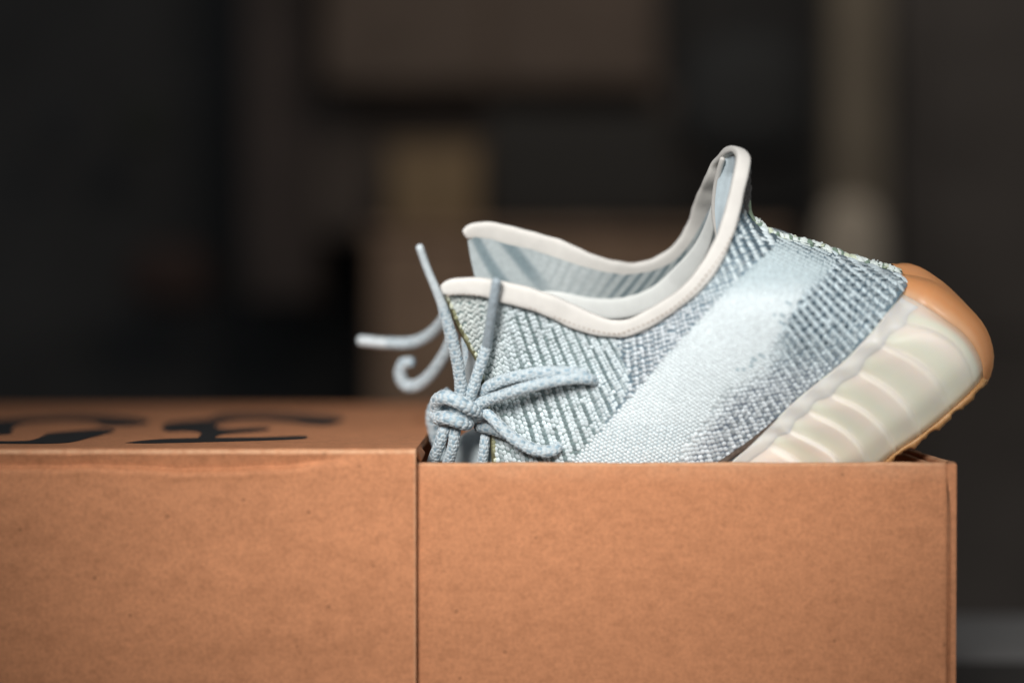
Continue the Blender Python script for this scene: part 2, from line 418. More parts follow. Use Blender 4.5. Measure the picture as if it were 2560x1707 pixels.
# black round hanging bag
import bmesh
def blob(name, px, py, rx, ry, Y, c, parent=None, sq=0.7):
    C0 = atY(float(px), float(py), Y); s = (Y - CAM[1]) / F
    bm = bmesh.new(); bmesh.ops.create_uvsphere(bm, u_segments=24, v_segments=16, radius=1)
    for v in bm.verts:
        n = 1 + 0.06 * math.sin(5 * v.co.x + 3 * v.co.z)
        sgn = lambda q: math.copysign(abs(q) ** sq, q)
        v.co = Vector((C0[0] + sgn(v.co.x) * rx * s * n, C0[1] + v.co.y * rx * s * 0.6, C0[2] + sgn(v.co.z) * ry * s))
    me = bpy.data.meshes.new(name); bm.to_mesh(me); bm.free(); me.shade_smooth()
    return link(name, me, simple(name + "_cloth", c, 0.9, 0.1), parent)
c0 = atY(1860., 420., 2.3)
e = empty("hanging_bag", tuple(c0), "black rounded bag hanging out of focus beside the pale post", "bag")
blob("pouch", 1865, 255, 165, 165, 2.3, (0.05, 0.052, 0.053), e)
t0, t1 = atY(1865., 90., 2.3), atY(1865., -260., 2.3)
V, Q, _ = sweep(catmull(np.array([t0, (t0 + t1) / 2 + (0.01, 0, 0), t1]), 12), np.full(12, .012), np.full(12, .006), (1, 0, 0), 8)
mesh("strap", V, Q, simple("strap_cloth", (0.03, 0.03, 0.03)), e)
# pale post at the right
e, a, b, m = bgbox("wooden_post", 2075, 2225, -500, 1530, 2.05, 0.1, (0.185, 0.155, 0.115), "pale upright wooden post out of focus behind the shoe heel", "post")
boxes("shaft", [(a[0], b[0], 2.05, 2.13, -0.76, b[2])], m, e, 0.01)
c0 = atY(2060., 800., 2.02)
# pale cushion leaning on the post
e = empty("cushion", tuple(c0), "pale grey beige cushion out of focus leaning against the post", "cushion")
blob("cover", 2128, 790, 92, 290, 1.97, (0.50, 0.435, 0.35), e, 0.6)
# dark door leaf at the far right
e, a, b, m = bgbox("room_door", 2240, 3300, -500, 2200, 2.7, 0.05, (0.135, 0.115, 0.10), "dark brown door out of focus at the right edge", "door")
boxes("leaf", [(a[0], b[0], 2.72, 2.76, -0.76, b[2])], m, e, 0.004)
for z0, z1 in ((-0.6, 0.05), (0.15, 0.9)):
    boxes("panel", [(a[0] + .06, b[0] - .1, 2.705, 2.7195, z0, z1)], m, e, 0.006)
# things standing in the dark at the left
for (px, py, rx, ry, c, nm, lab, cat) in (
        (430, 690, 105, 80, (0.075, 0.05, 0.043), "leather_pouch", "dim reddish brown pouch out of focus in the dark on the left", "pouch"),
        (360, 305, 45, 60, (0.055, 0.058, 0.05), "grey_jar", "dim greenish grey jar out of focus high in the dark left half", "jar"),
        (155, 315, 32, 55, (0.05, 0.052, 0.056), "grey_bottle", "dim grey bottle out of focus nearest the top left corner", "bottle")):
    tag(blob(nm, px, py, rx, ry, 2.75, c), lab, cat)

# =================================================================== BOX SLEEVE
SZ = 0.1305
sl = empty("box_sleeve", (-0.2, 0.145, 0), "brown cardboard box sleeve with black brush lettering on top, left of the drawer", "box sleeve")
SX0, SX1, SY0, SY1 = -0.375, -0.0352, -0.0035, 0.2925
def sleeve_front():
    xs = np.unique(np.r_[np.linspace(SX0, SX1, 150), SX1 - 0.0004, SX1 - 0.001])
    prof = []                                                     # (depth into the box, height)
    R = 0.0016
    for k in range(7):
        a = math.pi / 2 * k / 6
        prof.append((R - R * math.sin(a), SZ - R + R * math.cos(a)))
    zz = np.r_[np.linspace(SZ - R - .0004, SZ - .012, 34), np.linspace(SZ - .0125, 0.001, 26)]
    V, col = [], []
    px_of = lambda x: 1280 + F * x / 0.5195
    rng = np.random.default_rng(3); ph = rng.uniform(0, 6, 8)
    for i, x in enumerate(xs):
        p = px_of(x)
        amp = np.clip((905 - p) / 200, 0, 1); amp = amp * amp * (3 - 2 * amp)
        lo = 0.5 + 0.5 * np.exp(-((p - 560) / 230.) ** 2)
        wob = 0.00035 * math.sin(p / 61 + ph[0]) + 0.00022 * math.sin(p / 23 + ph[1])
        zc = 0.00620 + (0.0011 * np.exp(-((p - 520) / 190.) ** 2) + wob * 0.7) - 0.0037 * np.clip((p - 700) / 200, 0, 1)
        crest = 0.00022 * math.sin(p / 47 + ph[2]) + 0.00012 * math.sin(p / 17 + ph[3])
        for (d, z) in prof: V.append((x, SY0 + d - 0.0 * crest, z + crest * 0.6))
        for z in zz:
            h = SZ - z
            h0 = 0.0020 + crest
            if h < h0: y = 0
            elif h < zc: y = 0.0022 * ((h - h0) / (zc - h0)) ** 0.8
            else: y = 0.0022 * np.exp(-((h - zc) / 0.0010)) - 0.0006 * lo * np.exp(-((h - zc - .0022) / .0016) ** 2)
            V.append((x, SY0 + y * amp + 0.00012 * math.sin(z * 300 + x * 12), z))
    n = 7 + len(zz); m = len(xs)
    V = np.array(V); Fq = [(i * n + j, (i + 1) * n + j, (i + 1) * n + j + 1, i * n + j + 1) for i in range(m - 1) for j in range(n - 1)]
    Fq = [f[::-1] for f in Fq]
    # back sheet and end strips
    o = len(V)
    V2 = V.copy(); V2[:, 1] = SY0 + 0.0034
    top = np.arange(m) * n
    V2[:, 2] = np.minimum(V2[:, 2], SZ - 0.0002)
    V = np.r_[V, V2]
    Fq += [(o + i * n + j, o + (i + 1) * n + j, o + (i + 1) * n + j + 1, o + i * n + j + 1) for i in range(m - 1) for j in range(n - 1)]
    for i in (0, m - 1):
        Fq += [((i * n + j), (i * n + j + 1), o + i * n + j + 1, o + i * n + j) for j in range(n - 1)]
    Fq += [(i * n, (i + 1) * n, o + (i + 1) * n, o + i * n) for i in range(m - 1)]
    Fq += [(i * n + n - 1, (i + 1) * n + n - 1, o + (i + 1) * n + n - 1, o + i * n + n - 1) for i in range(m - 1)]
    return V, Fq
V, Q = sleeve_front()
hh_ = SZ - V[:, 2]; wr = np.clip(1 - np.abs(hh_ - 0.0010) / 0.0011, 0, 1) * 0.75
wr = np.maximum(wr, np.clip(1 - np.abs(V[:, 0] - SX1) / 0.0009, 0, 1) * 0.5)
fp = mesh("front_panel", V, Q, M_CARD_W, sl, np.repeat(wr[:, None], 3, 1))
# top panel with the thumb notch cut in its open end
ny, R = 0.150, 0.011
edge = [(SX1, SY0 + .0016)] + [(SX1 - R * math.cos(a), ny - R * math.sin(a) * 1.0) for a in np.linspace(math.pi / 2, -math.pi / 2, 15)] + [(SX1, SY1)]
outl = [(SX0, SY0 + .0016)] + edge + [(SX0, SY1)]
def slab(name, outline, z0, z1, mat, parent):
    n = len(outline)
    V = [(x, y, z1) for x, y in outline] + [(x, y, z0) for x, y in outline]
    Fq = [tuple(range(n)), tuple(range(2 * n - 1, n - 1, -1))] + [(i, n + i, n + (i + 1) % n, (i + 1) % n) for i in range(n)]
    return mesh(name, V, Fq, mat, parent, smooth=False)
slab("top_panel", outl, SZ - .0031, SZ, M_CARD, sl)
boxes("back_panel", [(SX0, SX1, SY1 - .003, SY1, 0.001, SZ - .0033)], M_CARD, sl)
boxes("bottom_panel", [(SX0, SX1, SY0 + .0036, SY1 - .0032, 0.0006, 0.0034)], M_CARD, sl)
# torn little flap at the open corner
ft = np.array([(SX1, 0.0022, SZ - .0004), (SX1, 0.020, SZ - .0004), (SX1 + .0022, 0.017, SZ - .0032), (SX1 + .0016, 0.005, SZ - .0052)])
fv = np.r_[ft, ft + (-0.0007, 0, -.0007)]
mesh("edge_lip", fv, [(0, 1, 2, 3), (7, 6, 5, 4), (0, 4, 5, 1), (1, 5, 6, 2), (2, 6, 7, 3), (3, 7, 4, 0)], M_CARD, sl, smooth=False)
# brush lettering printed on top (polygons in photo pixels, laid on the top panel)
def glyph(name, polys):
    V, Fq = [], []
    for k, pz in enumerate(polys):
        pz = np.array(pz, float); px = pz[:, 0] / 2.138; py = 960 + pz[:, 1] / 2.138
        q = smooth_line(np.c_[np.r_[px, px[0]], np.r_[py, py[0]]], 6)[:-1]
        pw = atZ(q[:, 0], q[:, 1], SZ + 0.0001 + 0.00006 * k)
        vv, ff = [Vector(p[:2]) for p in pw], len(pw)
        r = delaunay_2d_cdt(vv, [(i, (i + 1) % ff) for i in range(ff)], [], 1, 1e-6)
        o = len(V); zt = SZ + 0.0001 + 0.00006 * k
        V += [(p[0], p[1], zt) for p in r[0]]; Fq += [tuple(o + i for i in f) for f in r[2]]
    return mesh(name, V, Fq, M_INK, sl, smooth=False)
glyph("letter", [
    [(665,313),(760,301),(900,291),(1060,287),(1400,283),(1630,275),(1645,282),(1630,291),(1500,298),(1200,307),(900,314),(760,316)],
    [(862,240),(884,210),(980,196),(1110,186),(1165,190),(1150,222),(1200,238),(1420,230),(1445,240),(1385,252),(1180,270),(1130,292),(1055,292),(1075,262),(1000,251),(900,252)],
    [(1110,188),(1160,166),(1300,157),(1500,158),(1700,166),(1825,178),(1838,190),(1760,216),(1640,214),(1570,204),(1400,193),(1250,196),(1150,212)]])
glyph("letter", [
    [(-260,240),(-120,205),(0,190),(200,175),(400,167),(600,171),(740,183),(800,198),(780,214),(650,224),(540,219),(495,203),(300,199),(135,210),(65,236),(62,263),(-60,272),(-230,268)],
    [(-200,300),(-60,303),(150,301),(220,281),(260,262),(400,249),(560,237),(618,247),(565,265),(480,286),(380,309),(250,317),(0,317),(-180,318)]])

# =================================================================== BOX DRAWER
DZ = 0.125
dr = empty("shoe_box", (0.0, 0.145, 0), "open brown cardboard box drawer pulled out on the right, holding the sneaker", "box drawer")
DX0, DX1, DY0, DY1 = -0.172, 0.1636, 0.0, 0.286
def wall_panel(name, x0, x1, y0, y1, z0, z1, along, mat, R=0.0012, wav=0.00018, seed=0):
    """folded-over card wall: rounded top, faintly wavy"""
    rng = np.random.default_rng(seed); ph = rng.uniform(0, 6, 4)
    L = (x1 - x0) if along == 'x' else (y1 - y0); T = (y1 - y0) if along == 'x' else (x1 - x0)
    m = max(2, int(L / 0.003)); prof = []
    zs = np.linspace(z0, z1 - R, 18)
    prof += [(0, z) for z in zs]
    prof += [(R - R * math.cos(a), z1 - R + R * math.sin(a)) for a in np.linspace(0, math.pi / 2, 6)[1:]]
    prof += [(T - R + R * math.sin(a), z1 - R + R * math.cos(a)) for a in np.linspace(0, math.pi / 2, 6)]
    prof += [(T, z) for z in zs[::-1]]
    V = []; n = len(prof)
    for i in range(m + 1):
        s = L * i / m
        wv = wav * (math.sin(s * 95 + ph[0]) + 0.6 * math.sin(s * 230 + ph[1]) + 0.3 * math.sin(s * 600 + ph[3]))
        for (d, z) in prof:
            zz = z + (wv if z > z1 - 0.004 else 0) * 0.7; dd = d + 0.0002 * math.sin(s * 40 + z * 60 + ph[2])
            V.append((x0 + s, y0 + dd, zz) if along == 'x' else (x0 + dd, y0 + s, zz))
    Fq = [(i * n + j, (i + 1) * n + j, (i + 1) * n + (j + 1) % n, i * n + (j + 1) % n) for i in range(m) for j in range(n)]
    Fq += [tuple(range(n))[::-1], tuple(m * n + j for j in range(n))]
    if along == 'y': Fq = [f[::-1] for f in Fq]
    V = np.array(V); wr = np.clip(1 - (z1 - V[:, 2]) / 0.0016, 0, 1) * 0.6  # light on the top rim painted in as a paler edge
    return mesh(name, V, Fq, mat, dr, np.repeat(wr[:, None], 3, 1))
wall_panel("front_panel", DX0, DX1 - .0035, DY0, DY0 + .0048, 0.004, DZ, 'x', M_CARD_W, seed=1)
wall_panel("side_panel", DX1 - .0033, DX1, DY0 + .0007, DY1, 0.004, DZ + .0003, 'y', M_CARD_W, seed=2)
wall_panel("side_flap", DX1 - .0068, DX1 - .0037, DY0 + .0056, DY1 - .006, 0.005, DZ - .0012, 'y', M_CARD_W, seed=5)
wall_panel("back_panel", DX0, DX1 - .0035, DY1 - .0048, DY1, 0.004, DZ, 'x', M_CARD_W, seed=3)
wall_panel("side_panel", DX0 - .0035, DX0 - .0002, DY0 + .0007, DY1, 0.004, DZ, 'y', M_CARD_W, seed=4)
boxes("bottom_panel", [(DX0, DX1 - .004, DY0 + .005, DY1 - .005, 0.0038, 0.0066)], M_CARD_IN, dr)
# the glue seam strip of the corner: a thin sheet folded round the right edge
sv = []
for z, x in ((0.1246, 0.1598), (0.118, 0.1603), (0.112, 0.1612), (0.104, 0.1616), (0.09, 0.1616), (0.05, 0.1616), (0.005, 0.1616)):
    sv += [(x, -0.0004, z), (0.16362, -0.00015, z), (0.1640, 0.0012, z), (0.1640, 0.02, z)]
Fq = [(4 * i + j, 4 * i + j + 1, 4 * i + j + 5, 4 * i + j + 4) for i in range(6) for j in range(3)]
o = mesh("corner_strip", sv, [f[::-1] for f in Fq], M_CARD, dr, smooth=False)
sol = o.modifiers.new("thick", 'SOLIDIFY'); sol.thickness = 0.0004; sol.offset = -1

# =================================================================== SNEAKER
sn = empty("sneaker", tuple(PW(1700., 1400., 0.0)), "pale grey blue knit sneaker with cream ribbed sole, tilted heel up in the box", "sneaker")
RIMTOP = [(x, y - 9) for x, y in RIMLOW]
POLY = RIMTOP + SEAM[1:] + JUNC + TOETOP[1:-1] + THROAT[:-1]
pv, pf = fill(POLY, 13)
# yarn colours
PALE = np.array([0.575, 0.645, 0.665]); WHITE = np.array([0.69, 0.75, 0.765]); DARK = np.array([0.075, 0.105, 0.125]); MID = np.array([0.30, 0.37, 0.40])
ST_UP = [(1937,611),(1896,651),(1840,702),(1753,793),(1678,876),(1579,987),(1500,1078),(1420,1158),(1250,1340)]
ST_LO = [(2080,672),(2002,746),(1955,829),(1896,928),(1816,975),(1757,1054),(1714,1114),(1690,1165),(1560,1330)]
STRIPE = ST_UP + ST_LO[::-1]
def ss(x, a, b):
    t = np.clip((x - a) / (b - a), 0, 1); return t * t * (3 - 2 * t)
def stripe_amt(px, py):
    i = inside(px, py, STRIPE); d = pdist(px, py, ST_UP); e = pdist(px, py, ST_LO)
    return np.where(i, np.clip(np.minimum(d / 14., e / 30.) + 0.25, 0, 1), 0)
def stripe_solid(px, py):
    """how closed the band's fine knit is: dense in the middle, open at both ends and edges"""
    s = (px + (1150 - py)) / 1.0            # grows up and right along the band
    return ss(py, 1105, 1010) * ss(py, 690, 790)
def ground(px, py):
    a = stripe_amt(px, py)[:, None]; so = stripe_solid(px, py)[:, None]
    base = DARK * 2.0 + 0 * a
    fr = ss(px, 1560, 1430)[:, None]
    base = base * (1 - fr) + np.array([0.20, 0.26, 0.255]) * fr
    lowr = (ss(py, 860, 960) * ss(px, 1600, 1700))[:, None]; base = base * (1 - lowr) + np.array([0.15, 0.18, 0.22]) * lowr
    st = np.array([0.42, 0.50, 0.53]) * (1 - so) + WHITE * 0.97 * so
    dl = (ss(pdist(px, py, ST_LO), 40, 3) * 0.85 * ss(py, 800, 900) * ss(px, 1600, 1680))[:, None]
    base = base * (1 - dl) + np.array([0.46, 0.515, 0.53]) * dl
    return base * (1 - a) + st * a
gc = ground(pv[:, 0], pv[:, 1])
nv = near(pv[:, 0], pv[:, 1]); fv = far(pv[:, 0], pv[:, 1]); k = len(nv)
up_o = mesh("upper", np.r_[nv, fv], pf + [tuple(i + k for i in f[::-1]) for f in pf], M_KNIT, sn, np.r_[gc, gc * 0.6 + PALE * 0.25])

# ---- knit stitches, zone by zone: a quad of photo pixels (TL,TR,BR,BL), columns run top to bottom
def zone(quad, wpx, lpx, poly, colour, size=1.0, hgt=1.0, jitter=0.12, vee=0.0):
    TL, TR, BR, BL = [np.array(q, float) for q in quad]
    nu = int((np.linalg.norm(TR - TL) + np.linalg.norm(BR - BL)) / 2 / wpx); nv_ = int((np.linalg.norm(BL - TL) + np.linalg.norm(BR - TR)) / 2 / lpx)
    i, j = np.meshgrid(np.arange(nu), np.arange(nv_), indexing='ij'); i, j = i.ravel(), j.ravel()
    u = (i + 0.5) / nu; v = (j + 0.5 * (i % 2) + 0.25) / nv_
    u = u + RNG.normal(0, jitter * 0.5, u.shape) / nu; v = v + RNG.normal(0, jitter, v.shape) / nv_
    B = lambda u, v: ((1 - u) * (1 - v))[:, None] * TL + (u * (1 - v))[:, None] * TR + (u * v)[:, None] * BR + ((1 - u) * v)[:, None] * BL
    p = B(u, v); e = 0.002
    dv = (B(u, v + e) - B(u, v - e)) / (2 * e) / nv_; du = (B(u + e, v) - B(u - e, v)) / (2 * e) / nu
    k = inside(p[:, 0], p[:, 1], poly) & inside(p[:, 0], p[:, 1], POLY)
    p, dv, du, i, j = p[k], dv[k], du[k], i[k], j[k]
    col, sc = colour(p[:, 0], p[:, 1], i, j)
    P, ax, ay, n = frame(p[:, 0], p[:, 1])
    t3 = ax * dv[:, :1] + ay * dv[:, 1:]; lt = np.linalg.norm(t3, axis=1)
    b3 = ax * du[:, :1] + ay * du[:, 1:]; lb = np.linalg.norm(b3, axis=1)
    ang = vee * np.where(i % 2 == 0, 1, -1) + RNG.normal(0, 0.10, len(p))
    t3 = unit(t3); b = unit(np.cross(n, t3)); t = t3 * np.cos(ang)[:, None] + b * np.sin(ang)[:, None]; b = np.cross(n, t)
    lb = np.minimum(lb, 0.004)
    la = lt * 0.56 * size * sc[0] * RNG.uniform(0.85, 1.15, len(p)); lw = lb * 0.52 * size * sc[1] * RNG.uniform(0.88, 1.12, len(p))
    return domes(P, t, b, n, la, lw, np.minimum(lt, lb) * 0.42 * hgt * sc[2], col)
def jit(c, n, s=0.07):
    return np.clip(c * (1 + RNG.normal(0, s, (n, 1))), 0.01, 0.93)
def c_front(px, py, i, j):
    n = len(px); dk = ss(px, 1215, 1330) * ss(px, 1600, 1520)
    dk = np.maximum(dk, 0.75 * ss(py, 880, 960) * ss(px, 1150, 1260) * ss(px, 1600, 1500))
    hsh = (np.sin(i * 12.9898) * 43758.5453) % 1
    am = np.clip(dk * 1.5 - 0.25 - 0.45 * hsh + RNG.normal(0, 0.10, n), 0, 1); isd = (i % 3 == 1) & (RNG.random(n) < 0.93)
    warm = ss(px, 1300, 1150)[:, None]
    c = PALE * (1 - warm) + np.array([0.60, 0.64, 0.61]) * warm + np.zeros((n, 1))
    c = np.where(isd[:, None], c * (1 - am[:, None]) + np.array([0.165, 0.215, 0.22]) * am[:, None], c)
    return jit(c, n, 0.10), (np.where(isd, 1.0, 1.08), np.where(isd, 0.95, 1.05), np.where(isd, 0.6, 0.8))
def c_mid(px, py, i, j):
    n = len(px); dk = np.maximum(ss(py, 740, 600) * 0.9, 0.42 * ss(px, 1700, 1570))
    am = np.clip(dk * 1.25 + RNG.normal(0, 0.12, n), 0, 1); isd = (i % 2 == 1) & (RNG.random(n) < 0.95)
    tab = (ss(px, 1835, 1850) * ss(py, 560, 520))[:, None]
    lil = ss(px, 1500, 1620)[:, None] * ss(py, 700, 800)[:, None]
    c = PALE * (1 - lil) + np.array([0.585, 0.625, 0.655]) * lil + np.zeros((n, 1))
    c = np.where(isd[:, None], c * (1 - am[:, None]) + DARK * 0.85 * am[:, None], c)
    c = c * (1 - tab) + np.array([0.05, 0.045, 0.042]) * tab
    return jit(c, n), (np.where(isd, 0.8, 1.0), np.where(isd, 0.8, 1.0), 0.85 * np.ones(n))
def c_heel(px, py, i, j):
    n = len(px)
    d = pdist(px, py, ST_LO); hsh = (np.sin(i * 78.233) * 43758.5453) % 1
    top = ss(py, 930, 800)
    dk = top * (0.62 + 0.38 * ss(d, 170, 60)) * ss(d, -2, 10 + 22 * (1 - top)) + (1 - top) * 0.52 * ss(d, 12, 70)
    am = np.clip(dk * 1.25 - 0.20 * hsh + RNG.normal(0, 0.13, n), 0, 1); isd = (i % 2 == 1) & (RNG.random(n) < 0.94)
    nearb = (ss(d, 42, 3) * (1 - top) * 0.75)[:, None]
    am = am * np.where(j % 2 == 0, 1.0, 0.60) * (1 - nearb[:, 0])
    lil = ss(py, 850, 1000)[:, None]
    c = np.array([0.54, 0.62, 0.65]) * (1 - lil) + np.array([0.585, 0.63, 0.655]) * lil + np.zeros((n, 1))
    c = c * (1 - nearb) + WHITE * 0.97 * nearb
    c = np.where(isd[:, None], c * (1 - am[:, None]) + DARK * 0.75 * am[:, None], c)
    return jit(c, n, 0.09), (np.where(isd, 0.95, 1.0), np.where(isd, 0.9, 1.04), np.where(isd, 0.6, 0.8))
def c_stripe(px, py, i, j):
    n = len(px); so = stripe_solid(px, py)
    top = ss(py, 760, 680)[:, None]
    c = WHITE * (1 - top) + np.array([0.50, 0.58, 0.60]) * top
    lo = ss(pdist(px, py, ST_LO), 55, 5); isd = RNG.random(n) < lo * 0.13 * ss(py, 700, 800) * ss(py, 960, 880)
    c = np.where(isd[:, None], MID * 1.25, c)
    z = np.where(so > 0.5, 1.12, 0.98)
    return jit(c, n, 0.04), (z, z, 0.8 * np.ones(n))
zf = RIMLOW[:9] + [(1560,850),(1600,1000),(1500,1078),(1420,1158),(1250,1340),(1080,1300)] + THROAT[2:]
zm = [(1505,836),(1560,850),(1590,832)] + RIMLOW[9:] + SEAM[1:8] + [(1950,596)] + ST_UP[:8] + [(1250,1340),(1200,1500),(1000,1700),(1400,1500),(1420,1160),(1500,1078)]
zf_poly = [(1100,700),(1500,800),(1540,846),(1575,950),(1560,1003),(1500,1074),(1420,1154),(1300,1290),(1050,1290),(1100,1100)]
zm_poly = [(1540,838),(1600,780),(1750,640),(1870,380),(1890,540),(1950,585),(1937,611),(1896,651),(1840,702),(1753,793),(1678,876),(1579,987),(1562,1000),(1577,950)]
zs_poly = STRIPE[:9] + [(1560,1330)] + ST_LO[::-1][1:]
zs_poly = [(1930,585),(2110,640)] and ([(1940,590),(1960,598),(2093,636)] + ST_LO[:-1] + [(1600,1280),(1290,1290)] + ST_UP[-2::-1])
zh_poly = [(2093,636)] + ST_LO[:-1] + [(1600,1290),(1720,1290)] + [(x - 6, y - 4) for x, y in JUNC[12::-1]] + [(2266,692),(2180,664)]
parts = []
parts.append(zone([(1040,690),(1540,835),(1700,1085),(1190,1330)], 10.2, 11.0, zf_poly, c_front, 1.10, 0.7, 0.14, 0.5))
parts.append(zone([(1500,800),(1868,420),(1985,590),(1500,1090)], 11.4, 11.0, zm_poly, c_mid, 0.98, 0.75, 0.12, 0.25))
parts.append(zone([(1400,1160),(1960,560),(2130,640),(1600,1330)], 8.6, 9.0, zs_poly, c_stripe, 0.95, 0.8, 0.08, 0.15))
parts.append(zone([(1560,935),(2112,588),(2345,750),(1655,1300)], 10.4, 10.8, zh_poly, c_heel, 1.08, 0.7, 0.14, 0.5))
V, T, C = joinm(parts)
tag(trimesh("knit_stitches", V, T, M_YARN, up_o, C), kind='stuff')
# narrow dark back of the heel tab
# ---- seam down the back of the heel: a frayed corded seam
sp = smooth_line([(1874,500),(1873,535),(1889,559),(1919,581),(1960,597),(2001,607),(2039,619),(2093,637),(2139,653),(2200,669),(2250,684)], 4)
P3 = PW(sp[:, 0], sp[:, 1] + 1, np.full(len(sp), 0.0008))
rr = np.full(len(sp), 9 / F * 0.57) * np.r_[np.linspace(.3, 1, 10), np.ones(len(sp) - 20), np.linspace(1, .5, 10)]
V, Q, _ = sweep(P3, rr, rr, (0, 0, 1), 8)
seam_o = mesh("heel_seam", V, Q, simple("seam_cord", (0.20, 0.25, 0.18), 0.9, 0.1, 0.3, 400), sn)
k = 300; idx = np.sort(RNG.integers(6, len(P3) - 2, k)); idx = idx[idx > 14]; k = len(idx)
tt = unit(np.gradient(P3, axis=0))[idx]
ang = RNG.uniform(0, 2 * math.pi, k); nn = unit(np.c_[np.cos(ang), np.sin(ang) * 0.8, np.sin(ang + 1)]); nn = unit(nn - (nn * tt).sum(1, keepdims=True) * tt)
bb = np.cross(nn, tt); g = RNG.random(k)
cc = np.where(g[:, None] < 0.72, np.array([0.60, 0.655, 0.63]), np.where(g[:, None] < 0.88, np.array([0.50, 0.55, 0.42]), np.array([0.16, 0.22, 0.17])))
sz = RNG.uniform(6.0, 14.5, k) * 0.57 / F
V, T, C = domes(P3[idx] + nn * (rr[idx] * 0.55)[:, None], unit(tt + 0.8 * bb * RNG.normal(0, 1, (k, 1))), bb, nn, sz * 1.2, sz * 0.9, sz * 0.9, cc)
# re-orthogonalise not needed: the lumps are irregular yarn ends
tag(trimesh("seam_yarn", V, T, M_YARN, seam_o, C), kind='stuff')

# ---- lining
gl = fill(POLY, 7.5); lv, lf = gl
s1 = np.sin(2 * math.pi * (lv[:, 0] + 0.55 * lv[:, 1]) / 30.)
right = ss(lv[:, 0], 1480, 1560) * ss(lv[:, 0], 1830, 1760)
dk = (0.25 + 0.75 * right) * ss(s1, -0.3, 0.6) * 1.0
s2 = np.sin(2 * math.pi * (lv[:, 0] - 0.9 * lv[:, 1]) / 95. + 0.6)
left = ss(lv[:, 0], 1420, 1300); dk = np.maximum(dk, left * (0.25 + 0.55 * ss(s2, -0.3, 0.8)))  # shade and lace shadows on the front lining, painted as darker bands
lc = np.array([0.43, 0.465, 0.465]) * (1 - dk[:, None]) + np.array([0.10, 0.15, 0.17]) * dk[:, None]
hl = ss(lv[:, 0], 1740, 1800)[:, None] * ss(lv[:, 1], 720, 620)[:, None]
lc = lc * (1 - hl) + np.array([0.52, 0.60, 0.64]) * hl
k = len(lv)
mesh("lining", np.r_[near(lv[:, 0], lv[:, 1], -0.0032), far(lv[:, 0], lv[:, 1], -0.0032)], [f[::-1] for f in lf] + [tuple(i + k for i in f) for f in lf], M_LINING, sn, np.r_[lc, lc])

# ---- collar binding: one folded band all round the opening
bc = [(1110,723,14),(1124,719,19),(1151,716,22),(1206,718,25),(1257,730,27),(1319,745,27),(1383,768,29),(1438,794,28),(1493,814,25),(1535,821,23),(1566,820,22),(1600,807,21),(1650,779,21),(1716,732,20),(1759,686,21),(1788,640,22),(1812,588,20),(1831,525,19),(1844,468,19)]
bc = np.array(bc, float)
bN = PW(bc[:, 0], bc[:, 1], Wf(bc[:, 0], bc[:, 1]) + 0.0009)
lp = np.array([(1854,424,.0125,19),(1857,394,.0068,18),(1845,377,.0005,17),(1825,379,-.006,17),(1811,396,-.011,18)])
bL = PW(lp[:, 0], lp[:, 1], lp[:, 2])
fb = bc[::-1]; bF = far(fb[:, 0], fb[:, 1], 0.0010)
ctr = np.r_[bN, bL, bF]; hw = np.r_[bc[:, 2], lp[:, 3], fb[:, 2] * 1.02]
dep = ctr[:, 1] - CAM[1]
R4 = catmull(np.c_[ctr, hw * dep / F, np.linspace(0, 1, len(ctr))], 260)
thin = np.full(260, 0.0015) * (1 + 0.10 * np.sin(np.arange(260) * 0.55) * np.sin(np.arange(260) * 0.13))
R4[:, 3] *= 1 + 0.035 * np.sin(np.arange(260) * 0.31 + 1) + 0.02 * np.sin(np.arange(260) * 0.83)
V, Q, (T_, A_, B_) = sweep(R4[:, :3], R4[:, 3], thin, (0.0, -0.3, 1), 28, sq=0.62)
bind = mesh("collar_binding", V, Q, M_BIND, sn)
# seam stitches just above the lower edge of the binding
sl_ = smooth_line([(x + (0 if x < 1560 else -7), y - 13) for x, y in RIMLOW[:17]], 1.0)
cum = np.r_[0, np.cumsum(np.linalg.norm(np.diff(sl_, axis=0), axis=1))]
pos = np.arange(8, cum[-1] - 4, 13.0); ip = np.clip(np.searchsorted(cum, pos), 1, len(sl_) - 2)
q = sl_[ip]; dq = unit(sl_[ip + 1] - sl_[ip - 1])
P, ax, ay, n = frame(q[:, 0], q[:, 1])
t = unit(ax * dq[:, :1] + ay * dq[:, 1:]); b = np.cross(n, t)
o = np.ones(len(P))
V, T, C = domes(P + n * 0.00245, t, b, n, o * 5.0 * .53 / F, o * 2.4 * .53 / F, o * 0.00035, np.tile([[0.6, 0.5, 0.4]], (len(P), 1)))
tag(trimesh("binding_stitches", V, T, M_THREAD, bind), kind='stuff')
# padded lining band lower inside, and the fold inside the heel
lb_ = smooth_line([(1250,722),(1330,738),(1400,757),(1490,772),(1570,768),(1640,742),(1700,692),(1748,630),(1776,560),(1790,490)], 8)
k = len(lb_); P3 = PW(lb_[:, 0], lb_[:, 1], np.interp(np.linspace(0, 1, k), [0, .3, .65, .85, 1], [-.028, -.0285, -.0265, -.019, -.012]))
V, Q, _ = sweep(P3, np.interp(np.linspace(0, 1, k), [0, .08, .2, .7, 1], [7, 18, 27, 26, 5]) * .6 / F, np.full(k, .0011), (0, -.3, 1), 20, sq=0.7)
mesh("lining_pad", V, Q, simple("lining_pad_cloth", (0.68, 0.69, 0.665), 0.8, 0.2, 0.04, 200), sn)
hf = np.array([(1806,398,-.006),(1797,430,-.0085),(1789,470,-.011),(1785,515,-.0125),(1788,555,-.013),(1796,592,-.013)])
hp = catmull(PW(hf[:, 0], hf[:, 1], hf[:, 2]), 24)
V, Q, _ = sweep(hp, np.full(24, .0011), np.full(24, .0011), (1, 0, 0), 8)
mesh("lining_fold", V, Q, M_BIND, sn)
